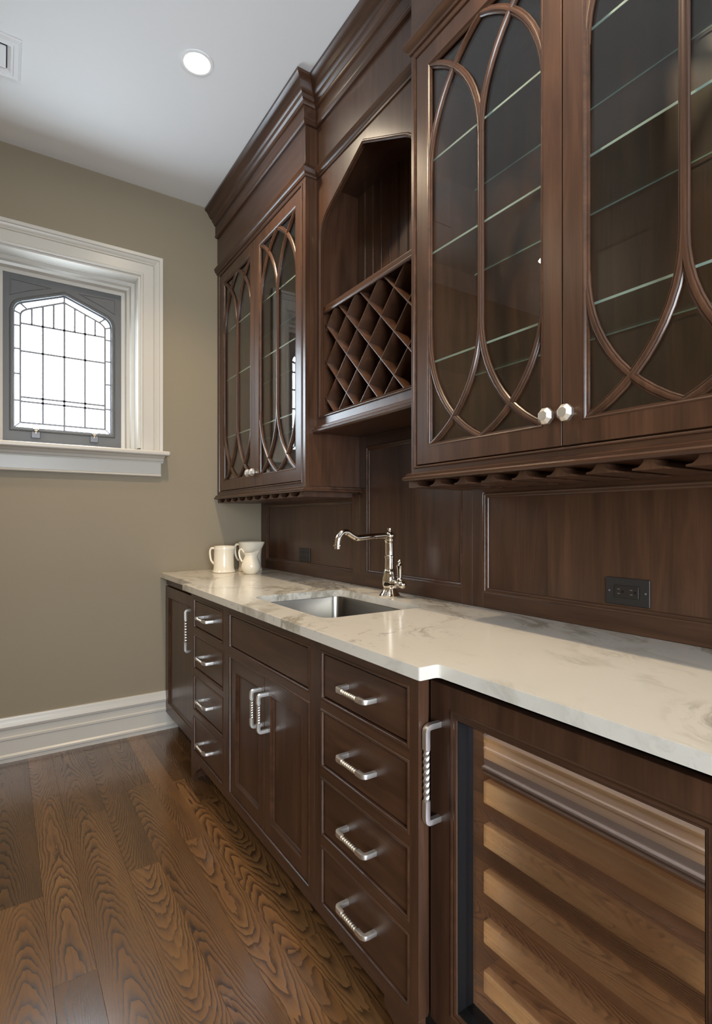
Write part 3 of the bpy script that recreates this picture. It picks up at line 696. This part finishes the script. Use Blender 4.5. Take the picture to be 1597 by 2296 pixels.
# ------------------------------------------------------------------ wall panelling behind the counter
pn = thing('wall_panelling', 'dark wood recessed-panel splashback between counter and wall cabinets', 'wall panelling', (XP, 1.72, ZT))
zl, zh = ZT + 0.0005, 1.340
def bx(name, y0, y1, z0, z1, m_='wood_v', x0=XP, x1=XW - 0.001): return box(name, x0, x1, y0, y1, z0, z1, m_, pn, 0.0008)
bx('stile', 3.146, 3.219, zl, zh); bx('rail', 2.143, 3.146, zl, 0.966, 'wood_h'); bx('rail', 2.143, 3.146, 1.313, zh, 'wood_h'); bx('stile', 2.0805, 2.143, zl, zh)
bx('stile', 2.032, 2.0795, zl, 1.606); bx('rail', 1.412, 2.032, zl, 0.972, 'wood_h'); bx('rail', 1.412, 2.032, 1.555, 1.606, 'wood_h'); bx('stile', 1.3605, 1.412, zl, 1.606)
bx('stile', 1.311, 1.3595, zl, zh); bx('rail', 0.262, 1.311, zl, 0.966, 'wood_h'); bx('rail', 0.262, 1.311, 1.313, zh, 'wood_h'); bx('stile', 0.20, 0.262, zl, zh)
for y0, y1, z0, z1 in ((2.143, 3.146, 0.966, 1.313), (1.412, 2.032, 0.972, 1.555), (0.262, 1.311, 0.966, 1.313)):
    p_ = bx('panel', y0, y1, z0, z1, 'wood_v', XP + 0.010, XP + 0.018)
    build('panel_moulding', MB().rect_x(y0, y1, z0, z1, XP, [(-0.001, -0.010), (-0.001, 0.001), (0.003, 0.0025), (0.006, 0.001), (0.008, -0.003), (0.012, -0.004), (0.016, -0.007), (0.018, -0.0105)]), 'wood_h', p_, 0, 40)

def outlet(yc, zc_, label):
    x = XP + 0.010; t = thing('power_outlet', label, 'outlet', (x, yc, zc_), 'dark wall outlets')
    pl = lambda a, b, q: (q, a, b)
    o = build('cover_plate', MB().box(x - 0.0055, x, yc - 0.061, yc + 0.061, zc_ - 0.037, zc_ + 0.037), 'outlet', t, 0.004, None, 3)
    o = build('receptacle', MB().box(x - 0.0085, x - 0.005, yc - 0.033, yc + 0.033, zc_ - 0.0165, zc_ + 0.0165), 'outlet_dev', t, 0.0012)
    for s_ in (0.0215, -0.0135):
        for dz in (0.006, -0.006): build('slot', MB().box(x - 0.0088, x - 0.0080, yc + s_ - 0.0035, yc + s_ + 0.0035, zc_ + dz - 0.0011, zc_ + dz + 0.0011), 'lead', o)
        build('ground_slot', MB().box(x - 0.0088, x - 0.0080, yc + s_ - 0.0135, yc + s_ - 0.0085, zc_ - 0.003, zc_ + 0.003), 'black', o)
    for s_ in (1, -1): build('screw', MB().lathe([(0.003, 0.0), (0.0025, 0.001), (0.001, 0.0014)], (x - 0.0055, yc + 0.050 * s_, zc_), NX, 14), 'lead', t, 0, 30)
outlet(0.798, 1.025, 'dark bronze double outlet in the near splashback panel')
outlet(2.640, 1.025, 'dark outlet in the far splashback panel behind the pitchers')

# ------------------------------------------------------------------ glass-door wall cabinets
CROWN = [(0, 2.953), (0.010, 2.954), (0.015, 2.959), (0.016, 2.966), (0.012, 2.974), (0.013, 2.976), (0.013, 3.026), (0.019, 3.028), (0.023, 3.034), (0.024, 3.040), (0.032, 3.046), (0.035, 3.054), (0.036, 3.059), (0.045, 3.064),
         (0.052, 3.074), (0.058, 3.087), (0.066, 3.098), (0.075, 3.104), (0.078, 3.106), (0.078, 3.119), (0, 3.119)]
MID = [(0, 2.728), (0.005, 2.729), (0.007, 2.737), (0.012, 2.740), (0.016, 2.746), (0.019, 2.754), (0.021, 2.758), (0.019, 2.764), (0.012, 2.767), (0.009, 2.772), (0.007, 2.782), (0, 2.785)]
LOW = [(0, 1.3455), (0.015, 1.3455), (0.021, 1.349), (0.022, 1.354), (0.017, 1.3585), (0.012, 1.3595), (0.013, 1.366), (0.006, 1.370), (0, 1.371)]
ZU0, ZU1 = 1.3455, 2.953
DZ0, DZ1 = 1.3955, 2.699
STK = [(-0.0005, -0.014), (-0.0005, 0.0004), (0.0025, 0.001), (0.005, -0.0008), (0.007, -0.0045), (0.010, -0.005), (0.012, -0.010)]
def arc_pts(ya, yb, za, up, H, n=12):
    """quarter-ish arc leaving the upright at ya and running to yb on the rail at za"""
    w = abs(yb - ya); R = (w * w + H * H) / (2 * w); s = 1 if yb > ya else -1; a1 = math.asin(min(1, H / R)); out = []
    for i in range(n + 1):
        a = a1 * i / n; x = R - R * math.cos(a); z = H - R * math.sin(a)
        out.append((ya + s * x, za + up * z))
    return out
MUN = [(-0.0110, 0.0), (-0.0110, 0.0035), (-0.0085, 0.0062), (-0.0060, 0.0058), (-0.0040, 0.0092), (0.0, 0.0106), (0.0040, 0.0092), (0.0060, 0.0058), (0.0085, 0.0062), (0.0110, 0.0035), (0.0110, 0.0)]
def muntin(pts, x, parent, dx=0.0):
    return build('muntin', MB().sweep([(x - dx, a, b) for a, b in pts], MUN, NX), 'wood_v', parent, 0, 40)
def glass_door(y0, y1, knob_y, parent):
    st = 0.053
    d = build('door', MB().rect_x(y0, y1, DZ0, DZ1, XU, [(0, -0.022), (0, 0), (st, 0), (st, -0.022)]), 'wood_v', parent, 0.0012)
    a, b, c, e = y0 + st, y1 - st, DZ0 + st, DZ1 - st
    build('sticking', MB().rect_x(a, b, c, e, XU, STK), 'wood_h', d, 0, 40)
    build('glass_pane', MB().box(XU + 0.013, XU + 0.017, a, b, c, e), 'glass_door', d)
    m_ = (a + b) / 2; H = 0.335; xg = XU + 0.0125
    muntin([(m_, c + H - 0.02), (m_, e - H + 0.02)], xg, d)
    for zq, up in ((c + 0.004, 1), (e - 0.004, -1)):
        muntin(arc_pts(a + 0.001, m_, zq, up, H), xg, d); muntin(arc_pts(b - 0.001, m_, zq, up, H), xg, d)
        muntin(arc_pts(m_, a + 0.004, zq, up, H), xg, d, 0.0006); muntin(arc_pts(m_, b - 0.004, zq, up, H), xg, d, 0.0006)
    k = build('knob', MB().lathe([(0.006, 0.0), (0.006, 0.012), (0.0125, 0.013), (0.0205, 0.020), (0.0205, 0.030), (0.0125, 0.039), (0.0, 0.0395)][:6], (XU, knob_y, 1.4675), NX, 8), 'nickel', d, 0.0006)
    k['label'] = 'faceted octagonal nickel knob'
    return d
def stem_rail(yc, parent, half=None):
    w, nk, z0, z1 = 0.0335, 0.0085, 1.3235, 1.3450
    L_ = [(-w, z0), (-w, z0 + 0.004), (-w + 0.012, z0 + 0.006), (-0.016, z0 + 0.010), (-0.011, z0 + 0.015), (-nk, z1)]
    R_ = [(-a, b) for a, b in L_][::-1]
    if half == 'lo': L_ = [(-0.030, z0), (-0.030, z1)]
    if half == 'hi': R_ = [(0.030, z1), (0.030, z0)]
    return build('stemware_rail', MB().prism([(yc + a, b) for a, b in L_ + R_], [], lambda a, b, t: (t, a, b), XU + 0.004, XP - 0.03), 'wood_v', parent)
def wall_cab(y0, y1, o0, o1, gap, label, ends, stems, knobs):
    t = thing('glass_wall_cabinet', label, 'wall cabinet', (1.26, (y0 + y1) / 2, ZU0), 'tall glass-door wall cabinets')
    box('side_panel', XU + 0.0205, XP - 0.0005, y0, y0 + 0.019, ZU0, 3.119, 'wood_v', t, 0)
    box('side_panel', XU + 0.0205, XP - 0.0005, y1 - 0.019, y1, ZU0, 3.119, 'wood_v', t, 0)
    box('back_panel', XP - 0.012, XP - 0.001, y0 + 0.0195, y1 - 0.0195, ZU0, 2.95, 'wood_v', t, 0)
    box('bottom_panel', XU + 0.0225, XP - 0.0125, y0 + 0.0195, y1 - 0.0195, ZU0 + 0.0003, 1.365, 'wood_h', t, 0)
    box('top_panel', XU + 0.0225, XP - 0.0125, y0 + 0.0195, y1 - 0.0195, 2.705, 2.723, 'wood_h', t, 0)
    box('stile', XU, XU + 0.020, y0, o0, ZU0, 2.953, 'wood_v', t, 0.0008); box('stile', XU, XU + 0.020, o1, y1, ZU0, 2.953, 'wood_v', t, 0.0008)
    box('rail', XU + 0.0001, XU + 0.020, o0, o1, ZU0, DZ0 - 0.0115, 'wood_h', t, 0)
    box('frieze', XU + 0.0001, XU + 0.020, o0, o1, DZ1 + 0.0115, 3.119, 'wood_h', t, 0)
    bead(o0, o1, DZ0 - 0.0115, DZ1 + 0.0115, XU, t, BEAD_TALL)
    glass_door(o0 + 0.0115, gap - 0.0015, knobs[0], t); glass_door(gap + 0.0015, o1 - 0.0115, knobs[1], t)
    path = [(XU, y0, 0), (XU, y1, 0)]
    if ends[0]: path = [(XM + 0.005 if ends[0] == 1 else XP, y0, 0)] + path
    if ends[1]: path = path + [(XM + 0.005, y1, 0)]
    build('crown_moulding', MB().sweep(path, CROWN, (0, 0, 1)), 'wood_h', t, 0, 30)
    build('waist_moulding', MB().sweep(path, MID, (0, 0, 1)), 'wood_h', t, 0, 30)
    p2 = [(XU, y0, 0), (XU, y1, 0)]
    if ends[0]: p2 = [(XP - 0.001, y0, 0)] + p2
    if ends[1]: p2 = p2 + [(XP - 0.001, y1, 0)]
    build('bottom_moulding', MB().sweep(p2, LOW, (0, 0, 1)), 'wood_h', t, 0, 30)
    for z in (1.725, 2.076, 2.372):
        s_ = box('glass_shelf', XU + 0.045, XP - 0.02, y0 + 0.021, y1 - 0.021, z - 0.003, z + 0.003, 'glass_shelf', t, 0)
        build('polished_edge', MB().box(XU + 0.0435, XU + 0.0449, y0 + 0.021, y1 - 0.021, z - 0.003, z + 0.003), 'shelf_edge', s_)
        build('polished_edge', MB().box(XP - 0.0199, XP - 0.0185, y0 + 0.021, y1 - 0.021, z - 0.002, z + 0.002), 'shelf_edge', s_)
    for i, yc in enumerate(stems):
        stem_rail(yc, t, None if 0 < i < len(stems) - 1 else ('lo' if (i == 0) else 'hi'))
    return t
sr = [1.3385 - 0.107 * i for i in range(11)]
wall_cab(Y0, 1.352, 0.243, 1.337, 0.790, 'tall glass-door wall cabinet nearest the viewer, over the wine refrigerator', (2, 1), sorted(sr), (0.764, 0.817))
sl = [2.1300 + 0.1072 * i for i in range(11)]
wall_cab(Y3, YF - 0.002, 2.1065, 3.190, 2.646, 'tall glass-door wall cabinet against the far wall beside the window', (1, 0), sl, (2.617, 2.676))

# ------------------------------------------------------------------ middle cabinet with arched niche and wine rack
mc = thing('wine_rack_cabinet', 'middle wall cabinet with arched niche above a diagonal wine rack', 'wall cabinet', (1.285, 1.716, 1.606))
my0, my1 = 1.3525, 2.0795
ny0, ny1 = 1.376, 2.057
box('side_panel', XM + 0.0205, XP - 0.001, my0, ny0, 1.606, 3.119, 'wood_v', mc, 0); box('side_panel', XM + 0.0205, XP - 0.001, ny1, my1, 1.606, 3.119, 'wood_v', mc, 0)
box('bottom_panel', XM + 0.0205, XP - 0.001, ny0, ny1, 1.606, 1.664, 'wood_h', mc, 0)
box('niche_ceiling', XM + 0.0205, XP - 0.001, ny0, ny1, 2.705, 2.72, 'wood_h', mc, 0)
n_b = 11; bw = (ny1 - ny0) / n_b
for i in range(n_b):
    a, b = ny0 + bw * i, ny0 + bw * (i + 1)
    build('bead_board', MB().prism([(a + 0.0002, 1.385), (a + 0.0002, 1.377), (a + 0.003, 1.3735), (a + 0.006, 1.3735), (a + 0.0085, 1.3765), (a + 0.010, 1.3735), (b - 0.003, 1.3735), (b - 0.0002, 1.377), (b - 0.0002, 1.385)], [], lambda p, q, t: (q, p, t), 1.664, 2.705), 'wood_v', mc, 0, 40)
AQ = arch2(ny0, ny1, 2.435, 2.566, 2.694, 0, 1.668, 0.085, 10)
build('arched_face', MB().prism([(my0, 1.606), (my1, 1.606), (my1, 3.119), (my0, 3.119)], [AQ], lambda a, b, t: (t, a, b), XM, XM + 0.020), 'wood_v', mc, 0.001)
build('arch_moulding', MB().sweep([(XM, a, b) for a, b in AQ], [(-0.003, -0.012), (-0.003, 0.0008), (0.0015, 0.0045), (0.004, 0.0045), (0.006, 0.0015), (0.009, 0.0035), (0.012, 0.0003), (0.012, -0.002)][::1], NX, True), 'wood_v', mc, 0, 35)
pth = [(XM, my0, 0), (XM, my1, 0)]
build('crown_moulding', MB().sweep(pth, CROWN, (0, 0, 1)), 'wood_h', mc, 0, 30)
build('waist_moulding', MB().sweep(pth, MID, (0, 0, 1)), 'wood_h', mc, 0, 30)
build('bottom_moulding', MB().sweep(pth, [(0, 1.600), (0.016, 1.600), (0.023, 1.606), (0.024, 1.613), (0.018, 1.619), (0.012, 1.621), (0.013, 1.629), (0.006, 1.634), (0, 1.635)], (0, 0, 1)), 'wood_h', mc, 0, 30)
XR = 1.196
box('rack_shelf', XR - 0.006, 1.372, ny0 + 0.0005, ny1 - 0.0005, 2.1385, 2.164, 'wood_h', mc, 0.004)
build('shelf_nosing', MB().sweep([(XR - 0.004, ny0 + 0.001, 0), (XR - 0.004, ny1 - 0.001, 0)], [(0, 2.128), (0.004, 2.130), (0.006, 2.137), (0.003, 2.143), (0, 2.145)], (0, 0, 1)), 'wood_h', mc, 0, 30)
# diagonal slats: two crossing directions, each slat its own piece
ra, rb, rc, rd = ny0 + 0.002, ny1 - 0.002, 1.667, 2.1375
hd = 0.0808; yc0, zc0 = 1.7165, 1.911
for s_ in (1, -1):
    for kq in range(-9, 10):
        c0 = kq * 2 * hd
        # line z - zc0 = s*(y - yc0) + c0
        cand = []
        for y in (ra, rb):
            z = zc0 + s_ * (y - yc0) + c0
            if rc <= z <= rd: cand.append((y, z))
        for z in (rc, rd):
            y = yc0 + s_ * (z - zc0 - c0)
            if ra < y < rb: cand.append((y, z))
        if len(cand) < 2: continue
        p, q = Vector(cand[0]), Vector(cand[1])
        if (q - p).length < 0.03: continue
        d = (q - p).normalized(); n_ = Vector((-d.y, d.x)); h_ = 0.0036
        x0 = XR + (0.0 if s_ == 1 else 0.0008); prof = [(-h_, 0.17), (-h_, 0.003), (-h_ + 0.0015, 0.0006), (0, 0.0), (h_ - 0.0015, 0.0006), (h_, 0.003), (h_, 0.17)]
        build('rack_slat', MB().sweep([(x0, p.x, p.y), (x0, q.x, q.y)], [(o, -n) for o, n in prof], NX), 'wood_v', mc, 0, 40)

# ------------------------------------------------------------------ pitchers
def pitcher(c, prof, label, spout, handle, hr, wave=0.0, name='pitcher'):
    """prof outer (r, z) from foot to rim; spout = (reach, start height, width); faces the camera's right"""
    R_ = Vector((math.cos(TH), -math.sin(TH), 0)); Fw = Vector((math.sin(TH), math.cos(TH), 0))
    t = thing(name, label, 'pitcher', (c[0], c[1], ZT), 'cream china pitchers on the counter')
    wall = 0.004; zt = prof[-1][1]
    inn = [(max(r - wall, 0.002), max(z, 0.006)) for r, z in prof][::-1]
    full = prof + [(prof[-1][0] - wall * 0.5, zt + 0.0015)] + inn
    seg = 48; vs = []; k = len(full)
    for i in range(seg):
        a = 2 * PI * i / seg
        for r, z in full:
            f = max(0.0, (z - spout[1]) / (zt - spout[1])); f = f * f * (3 - 2 * f) if f < 1 else 1.0
            g_ = math.exp(-((math.atan2(math.sin(a), math.cos(a))) / spout[2]) ** 2)
            rr = r + spout[0] * f * g_
            zz = z + (spout[3] * g_ * f if len(spout) > 3 else 0) + wave * f * math.cos(a) * 0.6 + wave * f * math.cos(2 * a) * 0.5
            vs.append(Vector((c[0], c[1], ZT)) + R_ * rr * math.cos(a) - Fw * rr * math.sin(a) + Vector((0, 0, zz)))
    fs = [(i * k + q, ((i + 1) % seg) * k + q, ((i + 1) % seg) * k + q + 1, i * k + q + 1) for i in range(seg) for q in range(k - 1)]
    fs += [tuple(i * k for i in range(seg))[::-1], tuple(i * k + k - 1 for i in range(seg))]
    build('body', MB().add(vs, fs), 'china', t, 0, 50)
    hp = spline([(Vector((c[0], c[1], ZT)) - R_ * r + Vector((0, 0, z))) for r, z in handle], 6)
    build('handle', MB().tube(hp, hr, 12, 1.25), 'china', t, 0, 60)
    return t
pitcher((1.083, 3.030), [(0.058, 0.0), (0.064, 0.002), (0.066, 0.006), (0.063, 0.012), (0.0605, 0.016), (0.0605, 0.022), (0.0590, 0.026), (0.0570, 0.090), (0.0560, 0.132), (0.0572, 0.136), (0.0572, 0.140), (0.0560, 0.143), (0.0575, 0.152)],
        'cream straight-sided china pitcher standing alone on the left', (0.012, 0.112, 0.42), [(0.055, 0.138), (0.070, 0.141), (0.080, 0.128), (0.080, 0.098), (0.073, 0.068), (0.058, 0.048)], 0.0062)
pitcher((1.252, 3.045), [(0.066, 0.0), (0.072, 0.002), (0.073, 0.008), (0.069, 0.016), (0.068, 0.022), (0.0665, 0.030), (0.0660, 0.090), (0.0660, 0.130), (0.0680, 0.160), (0.0705, 0.172)],
        'largest straight-sided china pitcher standing at the back in shade', (0.018, 0.115, 0.42), [(0.064, 0.156), (0.082, 0.158), (0.090, 0.140), (0.089, 0.105), (0.080, 0.075), (0.066, 0.060)], 0.0066)
pitcher((1.180, 2.858), [(0.029, 0.0), (0.033, 0.001), (0.040, 0.008), (0.050, 0.022), (0.0545, 0.038), (0.053, 0.054), (0.047, 0.072), (0.040, 0.088), (0.0365, 0.098), (0.0365, 0.106), (0.040, 0.118), (0.043, 0.124)],
        'small round-bellied cream pitcher in front of the other two', (0.012, 0.095, 0.40, 0.002), [(0.037, 0.112), (0.044, 0.128), (0.054, 0.140), (0.064, 0.134), (0.067, 0.118), (0.062, 0.092), (0.050, 0.070)], 0.0052, 0.008)
